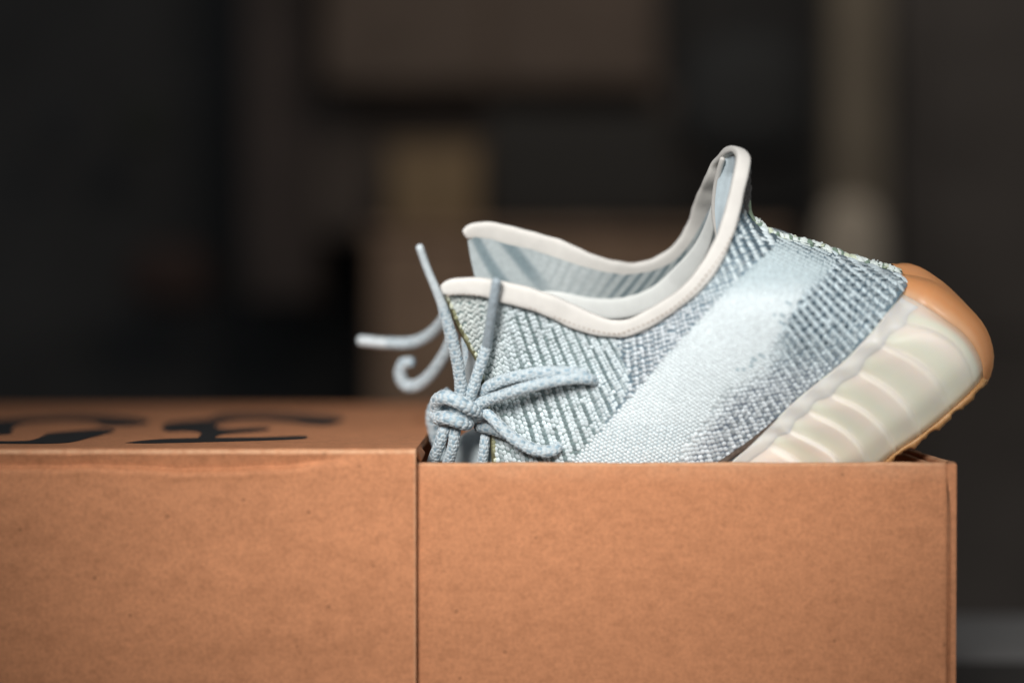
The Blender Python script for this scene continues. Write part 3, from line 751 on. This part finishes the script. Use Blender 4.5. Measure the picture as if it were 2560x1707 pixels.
# cloth inside the heel tab, between the fold and the near binding, with upright creases
L_ = catmull(np.array([(1812,392),(1800,420),(1791,470),(1787,520),(1790,570),(1796,610)], float), 26)
R_ = catmull(np.array([(1856,392),(1850,425),(1843,470),(1832,525),(1812,588),(1800,625)], float), 26)
gv = []; ng = 22
for i in range(26):
    for j in range(ng):
        u = j / (ng - 1); q = L_[i] * (1 - u) + R_[i] * u
        wv = -0.0085 * (1 - u) + (Wf(R_[i, 0], R_[i, 1]) - 0.003) * u
        sag = 0.006 * math.sin(math.pi * u) * min(1, i / 5)
        cr = 0.0011 * math.sin(u * 15 + 0.10 * i) * math.sin(math.pi * u)
        p = PW(q[0] + 10 * math.sin(math.pi * u), q[1], wv)
        gv.append(p + np.array([0.35, 0.94, 0.0]) * (sag + cr))
Q = [(i * ng + j, i * ng + j + 1, (i + 1) * ng + j + 1, (i + 1) * ng + j) for i in range(25) for j in range(ng - 1)]
mesh("heel_lining", np.array(gv), Q, simple("heel_lining_cloth", (0.50, 0.575, 0.61), 0.8, 0.2, 0.06, 300), sn)
# free edge of the lace flap: knitted cord
ed = smooth_line(THROAT[::-1][:8], 5)
P3 = near(ed[:, 0], ed[:, 1], -0.0003); k = len(P3)
V, Q, _ = sweep(P3, np.full(k, 7 * .54 / F), np.full(k, 7 * .54 / F), (0, -1, 0), 8)
ed_o = mesh("flap_edge", V, Q, simple("flap_edge_cord", (0.14, 0.13, 0.07), 0.9, 0.1, 0.3, 500), sn)
kk = 70; idx = np.sort(RNG.integers(0, k, kk)); tt = unit(np.gradient(P3, axis=0))[idx]
ang = RNG.uniform(-1.2, 1.2, kk); nn = unit(np.c_[0.6 + 0.5 * np.cos(ang), -np.ones(kk), 0.5 * np.sin(ang)]); nn = unit(nn - (nn * tt).sum(1, keepdims=True) * tt)
g = RNG.random(kk)[:, None]
cc = np.where(g < 0.6, np.array([0.62, 0.64, 0.50]), np.array([0.30, 0.30, 0.18]))
szz = RNG.uniform(4, 7, kk) * .54 / F
V, T, C = domes(P3[idx] + nn * .0006, tt, np.cross(nn, tt), nn, szz * 1.4, szz, szz * .8, cc)
tag(trimesh("edge_yarn", V, T, M_YARN, ed_o, C), kind='stuff')
# dark fold in the knit just above the sole
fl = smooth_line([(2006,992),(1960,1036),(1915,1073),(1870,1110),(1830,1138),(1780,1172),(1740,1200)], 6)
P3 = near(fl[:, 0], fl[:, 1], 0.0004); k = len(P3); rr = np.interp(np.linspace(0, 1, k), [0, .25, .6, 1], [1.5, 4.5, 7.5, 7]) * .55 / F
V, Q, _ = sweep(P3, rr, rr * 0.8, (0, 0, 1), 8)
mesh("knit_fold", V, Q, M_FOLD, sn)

# ---- tongue
tr = catmull(np.array(THROAT[:6], float), 26)
Wn = Wf(tr[:, 0], tr[:, 1]); nt_ = 17; rows = []
nE, fE = near(tr[:, 0], tr[:, 1], -0.002), far(tr[:, 0], tr[:, 1], -0.002)
for j in range(nt_):
    s = j / (nt_ - 1); q = 4 * s * (1 - s)
    out = np.array([-0.80, -0.25, 0.42])
    rows.append(nE * (1 - s) + fE * s + out * (0.0105 * q) * (1 + 0.25 * np.sin(np.arange(26) * 0.9 + s * 6))[:, None])
V = np.concatenate(rows); Q = [(j * 26 + i, j * 26 + i + 1, (j + 1) * 26 + i + 1, (j + 1) * 26 + i) for j in range(nt_ - 1) for i in range(25)]
mesh("tongue", V, Q, simple("tongue_cloth", (0.52, 0.58, 0.595), 0.85, 0.15, 0.06, 260, 0.2, 0.0006), sn)

# ---- laces
LP, LD = np.array([0.48, 0.54, 0.565]), np.array([0.16, 0.215, 0.25])
def lace(path, tip=None, tone=1.0, bumps=True):
    """path rows (px,py,W,r px). tip: (path) of a stiff aglet continuing the lace"""
    p = np.array(path, float)
    def pts(a):
        P = PW(a[:, 0], a[:, 1], a[:, 2]); r = a[:, 3] * 0.95 * (P[:, 1] - CAM[1]) / F
        return np.c_[P, r]
    X = pts(p); L = np.linalg.norm(np.diff(X[:, :3], axis=0), axis=1).sum()
    m = max(8, int(L / 0.0011)); X = catmull(X, m)
    V, Q, (T, A, B) = sweep(X[:, :3], X[:, 3] * 0.93, X[:, 3] * 0.93, (0.2, -0.5, 1) , 14)
    tris = [(q[0], q[i], q[i + 1]) for q in Q for i in range(1, len(q) - 1)]
    parts = [(V, np.array(tris), np.tile(LD * 2.0 * tone, (len(V), 1)))]
    if bumps:
        pitch = X[:, 3].mean() * 0.66; na = 12; nr = int(L / pitch)
        s = np.linspace(0, m - 1, nr)
        it = lambda a: np.stack([np.interp(s, np.arange(m), a[:, c]) for c in range(a.shape[1])], 1)
        Xi, Ti, Ai, Bi = it(X), unit(it(T)), unit(it(A)), unit(it(B))
        i, j = np.meshgrid(np.arange(nr), np.arange(na), indexing='ij'); i, j = i.ravel(), j.ravel()
        th = (j + 0.5 * (i % 2)) * 2 * math.pi / na
        nrm = Ai[i] * np.cos(th)[:, None] + Bi[i] * np.sin(th)[:, None]; t = Ti[i]; b = np.cross(nrm, t)
        tw = np.where(j % 2 == 0, 0.32, -0.32); t2 = t * np.cos(tw)[:, None] + b * np.sin(tw)[:, None]; b2 = np.cross(nrm, t2)
        r = Xi[i, 3]
        isd = ((i % 4 == 0) & (j % 3 == 0)) | ((i % 4 == 2) & (j % 3 == 1))
        col = np.where(isd[:, None], LD * 1.55, LP) * (1 + RNG.normal(0, 0.06, (len(i), 1))) * tone
        parts.append(domes(Xi[i, :3] + nrm * (r * 0.88)[:, None], t2, b2, nrm, np.full(len(i), pitch * 0.80), r * math.pi / na * 1.12, r * np.where(isd, 0.08, 0.13), col))
    V, T3, C = joinm(parts)
    o = trimesh("lace", V, T3, M_YARN, sn, C)
    if tip is not None:
        a = np.array(tip, float); Y = catmull(pts(a), 24)
        V, Q, _ = sweep(Y[:, :3], Y[:, 3], Y[:, 3], (0.2, -.5, 1), 14)
        mesh("aglet", V, Q, M_AGLET, o)
    return o
M_AGLET = simple("lace_tip", (0.56, 0.615, 0.635), 0.45, 0.4, 0.22, 700, 0.3, 0.0003)
M_AGLET_D = simple("lace_tip_grey", (0.32, 0.375, 0.41), 0.5, 0.4, 0.28, 700, 0.3, 0.0003)
# the two ends that stand up from the knot
lace([(1105,762,.033,13.5),(1122,820,.032,16),(1138,880,.031,16.5),(1148,930,.030,16.5),(1152,975,.029,17),(1148,1010,.027,17)],
     [(1049,618,.036,10),(1068,672,.035,10.5),(1090,724,.034,11.5),(1106,764,.033,13)])
sv_ = M_AGLET; M_AGLET = M_AGLET_D
lace([(1217,862,.030,14.5),(1207,895,.030,15.5),(1194,935,.0295,15.5),(1181,975,.029,15.5),(1168,1012,.027,15.5)],
     [(1241,703,.0375,12.5),(1235,745,.0365,13),(1227,800,.034,13.2),(1217,864,.030,13.8)])
M_AGLET = sv_
# the knot: two turns round a core
lace([(1128,1052,.022,19),(1098,1030,.024,19),(1093,1003,.027,19),(1113,993,.0315,19.5),(1145,1003,.0335,20),(1176,1020,.0325,20),(1194,1034,.0285,18),(1180,1046,.023,18)])
lace([(1105,1010,.021,18),(1090,1034,.024,18),(1095,1044,.0275,18.5),(1118,1044,.0315,19),(1146,1053,.0325,19),(1166,1060,.030,18),(1172,1050,.025,17)])
# near loops to the two lace holes
lace([(1190,1012,.0275,16),(1215,1002,.030,16),(1255,988,.0345,15.8),(1310,970,.0375,16),(1370,955,.038,16.2),(1430,946,.0378,16.5),(1468,946,.0370,16.5),(1486,954,.0335,16)])
lace([(1208,985,.025,14),(1222,966,.0285,16.5),(1262,949,.031,17),(1310,938,.0335,17),(1360,930,.0355,16.5),(1420,930,.0365,16),(1460,935,.0355,15)])
lace([(1196,1030,.026,14),(1218,1034,.0295,15),(1245,1060,.033,16),(1280,1092,.0365,17),(1320,1117,.0385,17.5),(1358,1128,.039,17.5),(1386,1124,.038,16.5),(1400,1110,.0345,15)])
lace([(1196,1068,.0245,12.5),(1212,1070,.0275,14),(1245,1079,.0295,14),(1290,1100,.0305,13)], tone=0.55)  # shadow on this strand is put into its darker tone
lace([(1214,1085,.0245,13),(1211,1112,.0265,14),(1206,1150,.0265,14.5),(1198,1230,.024,14.5)], tone=1.0)
lace([(1112,992,.022,20),(1122,1015,.0235,24),(1134,1040,.0235,24),(1142,1062,.022,18)])
lace([(1128,1018,.0265,15),(1150,1027,.0285,19),(1168,1040,.0275,19),(1180,1048,.025,15)])
# strands below the knot
lace([(1126,1050,.024,15),(1111,1072,.027,16),(1099,1110,.0265,16),(1084,1150,.024,16),(1060,1230,.018,16)])
lace([(1142,1060,.026,14.5),(1137,1082,.028,15.5),(1133,1115,.028,15.5),(1122,1152,.026,16),(1100,1230,.020,16)])
# far side bow: a free end, a loop, the strands that carry them
lace([(975,857,-.062,15),(1010,858,-.060,15.5),(1045,852,-.056,15.5),(1080,832,-.050,15.5),(1108,800,-.042,15.5),(1122,770,-.036,15)],
     [(902,851,-.064,14.5),(930,854,-.0635,14.5),(960,857,-.063,14.5),(978,857,-.062,14.5)])
lace([(1028,905,-.050,14),(1008,908,-.051,15),(1000,936,-.051,16),(1014,962,-.050,16.5),(1042,963,-.048,16.5),(1075,938,-.044,16),(1100,905,-.040,16),(1120,870,-.036,15.5),(1130,840,-.034,15)])
lace([(1164,850,-.012,13),(1168,900,-.006,13.5),(1166,950,.004,14),(1158,1000,.014,15)], tone=0.9)
lace([(1120,985,-.004,17),(1100,1000,-.003,20),(1083,1035,-.002,20),(1086,1075,-.003,18),(1105,1140,-.003,16)], tone=0.95)

# ---- sole
c0 = [(2252,684),(2296,690),(2342,705),(2387,735),(2423,768),(2453,801),(2472,834),(2483,871),(2485,901),(2479,934),(2466,962)]
cb = [(2258,736),(2298,757),(2327,775),(2372,805),(2409,834),(2438,871),(2455,908),(2458,940)]
ribs = [
 [(2226,778),(2242,801),(2335,827),(2390,864),(2423,916),(2437,967)],
 [(2170,845),(2205,860),(2279,894),(2335,938),(2364,990),(2378,1024)],
 [(2108,908),(2150,927),(2224,971),(2272,1019),(2306,1084)],
 [(2050,955),(2083,986),(2150,1019),(2205,1064),(2244,1126)],
 [(1990,1004),(2035,1034),(2105,1071),(2150,1112),(2182,1176)],
 [(1938,1054),(1980,1079),(2046,1112),(2091,1145),(2118,1222)],
 [(1888,1102),(1939,1119),(1990,1150),(2030,1190),(2052,1266)]]
Tt = smooth_line(JUNC[12:], 4); Bt = smooth_line([(1990,1312),(1900,1375),(1760,1480),(1600,1600),(1430,1702),(1250,1790),(1050,1845),(900,1862),(792,1838)], 4)
nh = 14
for i in range(nh):
    f = (i + 0.6) / (nh - 0.4); a = Tt[min(int(f * (len(Tt) - 1)), len(Tt) - 1)]; b = Bt[min(int(f * (len(Bt) - 1)), len(Bt) - 1)]
    ribs.append([tuple(a), tuple(a * .6 + b * .4 + (8, -4)), tuple(a * .25 + b * .75 + (8, -6)), tuple(b)])
ribs.append([(812,1768),(790,1790),(780,1815),(790,1838)])
WC = [.0300,.0365,.0395,.0415,.0425,.0430,.0430] + list(np.interp(np.linspace(0, 1, nh), [0, .3, .6, .8, .93, 1], [.043,.0435,.049,.051,.044,.032])) + [0.0]
MT = 18
def colm(c, W, cap=0.0):
    q = catmull(np.array(c, float), MT); t = np.linspace(0, 1, MT)
    wt = np.maximum(Wf(q[0:1, 0], q[0:1, 1])[0], 0) + 0.0012 * (W > 0)
    prof = wt + (W - wt) * ss(t, 0.0, 0.42) - 0.10 * W * ss(t, 0.72, 1.0)
    return np.c_[q, prof]
C0 = colm(c0, 0.0); C0[:, 2] = 0
CB = colm(cb, 0.0); CB[:, 2] = np.interp(np.linspace(0, 1, MT), [0, .12, .4, .7, 1], [.0165, .0205, .0222, .0205, .0165])
CR = [colm(r, W) for r, W in zip(ribs, WC)]; CR[-1][:, 2] = 0
def hermite_cols(cols, sub):
    cols = np.array(cols); k = len(cols); out, par = [], []
    for i in range(k - 1):
        m0 = (cols[min(i + 1, k - 1)] - cols[max(i - 1, 0)]) / (2 if i > 0 else 1); m1 = (cols[min(i + 2, k - 1)] - cols[i]) / (2 if i < k - 2 else 1)
        for j in range(sub):
            s = j / sub
            out.append((2*s**3-3*s**2+1)*cols[i] + (s**3-2*s**2+s)*m0 + (-2*s**3+3*s**2)*cols[i+1] + (s**3-s**2)*m1); par.append(i + s)
    out.append(cols[-1]); par.append(k - 1)
    return np.array(out), np.array(par)
# heel cap in gum: silhouette column to cb; W grows like a circle
sub = 12; cap = []
for j in range(sub + 1):
    s = j / sub; q = C0 * (1 - s) + CB * s
    q[:, 2] = CB[:, 2] * np.sqrt(np.maximum(1 - (1 - s) ** 1.7, 0)); cap.append(q)
cap = np.array(cap)
wt = Wf(cap[:, 0, 0], cap[:, 0, 1]) * 0.8; wt[0] = 0
for j, g in ((0, 1.0), (1, 0.75), (2, 0.4), (3, 0.15)): cap[:, j, 2] = cap[:, j, 2] * (1 - g) + wt * g
mid, par = hermite_cols([CB] + CR, 12)
t = np.linspace(0, 1, MT)
for r in range(len(mid)):
    f = par[r] - math.floor(par[r])
    if par[r] < 1: f = f * 0.9 + 0.1 if par[r] > 0 else 0.5
    env = ss(t, 0.10, 0.30) * (1 - 0.55 * ss(t, .80, 1.0))
    fade = 1.0 if par[r] < len(CR) - 1.01 else 0
    saw = (1 - f) ** 1.3 * ss(f, 0.0, 0.10) + 0.15 * math.sin(math.pi * f)
    mid[r, :, 2] += (0.0023 * saw - 0.0008) * env * fade
    # the thin lip dips between ribs
    mid[r, :, 2] += 0.0005 * math.cos(2 * math.pi * f) * ss(t, 0.22, 0.08) * fade * (t > 0.02)
def both(cols, name, mat, flip=False, close_bottom=False, col=None):
    k, m = cols.shape[:2]
    Vn = PW(cols[..., 0], cols[..., 1], cols[..., 2]); Vf = refl(Vn)
    V = np.concatenate([Vn.reshape(-1, 3), Vf.reshape(-1, 3)]); o = k * m; Fq = []
    for i in range(k - 1):
        for j in range(m - 1):
            q = (i * m + j, i * m + j + 1, (i + 1) * m + j + 1, (i + 1) * m + j)
            Fq.append(q); Fq.append(tuple(o + a for a in q[::-1]))
        if close_bottom:
            Fq.append((i * m + m - 1, o + i * m + m - 1, o + (i + 1) * m + m - 1, (i + 1) * m + m - 1))
            Fq.append((i * m, (i + 1) * m, o + (i + 1) * m, o + i * m))
    return mesh(name, V, Fq, mat, sn, None if col is None else np.r_[col.reshape(-1, 3), col.reshape(-1, 3)])
fz = (par - np.floor(par))[:, None]; tz = t[None, :]
hue = 0.5 + 0.5 * np.cos(2 * math.pi * (fz - 0.22)) + 0 * tz                   # rosy along each crest, greenish in between
pk = np.array([0.82, 0.735, 0.655]); gr = np.array([0.765, 0.755, 0.63])
mc = pk * hue[..., None] + gr * (1 - hue[..., None])
gl_ = (ss(tz, 0.5, 1.0) * 0.75 + 0 * fz)[..., None]; mc = mc * (1 - gl_) + gr * gl_
pe = (ss(par[:, None] + 0 * tz, 0.75, 0.0) * (0.45 + 0.5 * ss(tz, 0.15, 0.5)))[..., None]; mc = mc * (1 - pe) + np.array([0.72, 0.45, 0.28]) * pe
am = (ss(tz, 0.90, 1.0) * 0.6 + 0 * fz)[..., None]; mc = mc * (1 - am) + np.array([0.56, 0.36, 0.16]) * am
both(mid, "midsole", M_MIDSOLE, close_bottom=True, col=mc)
sc_ = np.linspace(0, 1, len(cap))[:, None] + 0 * t[None, :]
streak = 0.5 + 0.5 * np.sin(17 * sc_ + 2 * np.sin(3 * t[None, :]))
gm = np.array([0.71, 0.305, 0.115]); ph_ = np.array([0.73, 0.43, 0.25]); wt_ = (ss(sc_, 0.35, 1.0) * 0.9 * ss(t[None, :], 1.15, 0.5) + 0.12 * streak)[..., None]
both(cap, "heel_cap", M_MIDSOLE, col=gm * (1 - wt_) + ph_ * wt_)
# clear rolled lip along the top of the midsole
lipc = []
for r in range(2, len(mid) - 13):
    f = par[r] - math.floor(par[r]); e = 0.165 + 0.020 * math.cos(2 * math.pi * (f - 0.1)) + 0.012 * math.sin(par[r] * 2.3)
    q = np.array([[np.interp(x, t, mid[r, :, c]) for c in range(3)] for x in np.linspace(0, e, 7)])
    q[:, 2] += np.array([0.0003, 0.0005, 0.0005, 0.0005, 0.0004, 0.0002, -0.0003]); lipc.append(q)
both(np.array(lipc), "sole_lip", M_LIP)
# outsole: gum strip along the lower edge with small lugs, closed underneath
Bc = np.r_[cap[:, -1], mid[1:, -1]]
dB = np.gradient(Bc[:, :2], axis=0); nB = np.c_[-dB[:, 1], dB[:, 0]]; nB = unit(nB)
nB *= np.sign((nB * np.array([0.3, 1.0])).sum(1, keepdims=True))
dist = np.r_[0, np.cumsum(np.linalg.norm(np.diff(Bc[:, :2], axis=0), axis=1))]
lug = 4.0 * np.sin(dist / 84 * 2 * math.pi + 0.6) + 2.2 * np.sin(dist / 37 * 2 * math.pi) + 1.5 * np.sin(dist / 19 * 2 * math.pi)
hh = np.clip(np.interp(dist, [0, 160, 420], [18, 16, 12]) + lug * np.interp(dist, [0, 120], [0.3, 1]), 5, 30)
oc = []
for s, wv in ((0, -0.0006), (0.12, 0.0007), (0.55, 0.0009), (0.85, -0.0006), (1.0, -0.004)):
    oc.append(np.c_[Bc[:, :2] + nB * (hh * s)[:, None], np.maximum(Bc[:, 2] + wv * (Bc[:, 2] > 0.003), 0)])
both(np.stack(oc, 1), "outsole", M_AMBER, close_bottom=True)
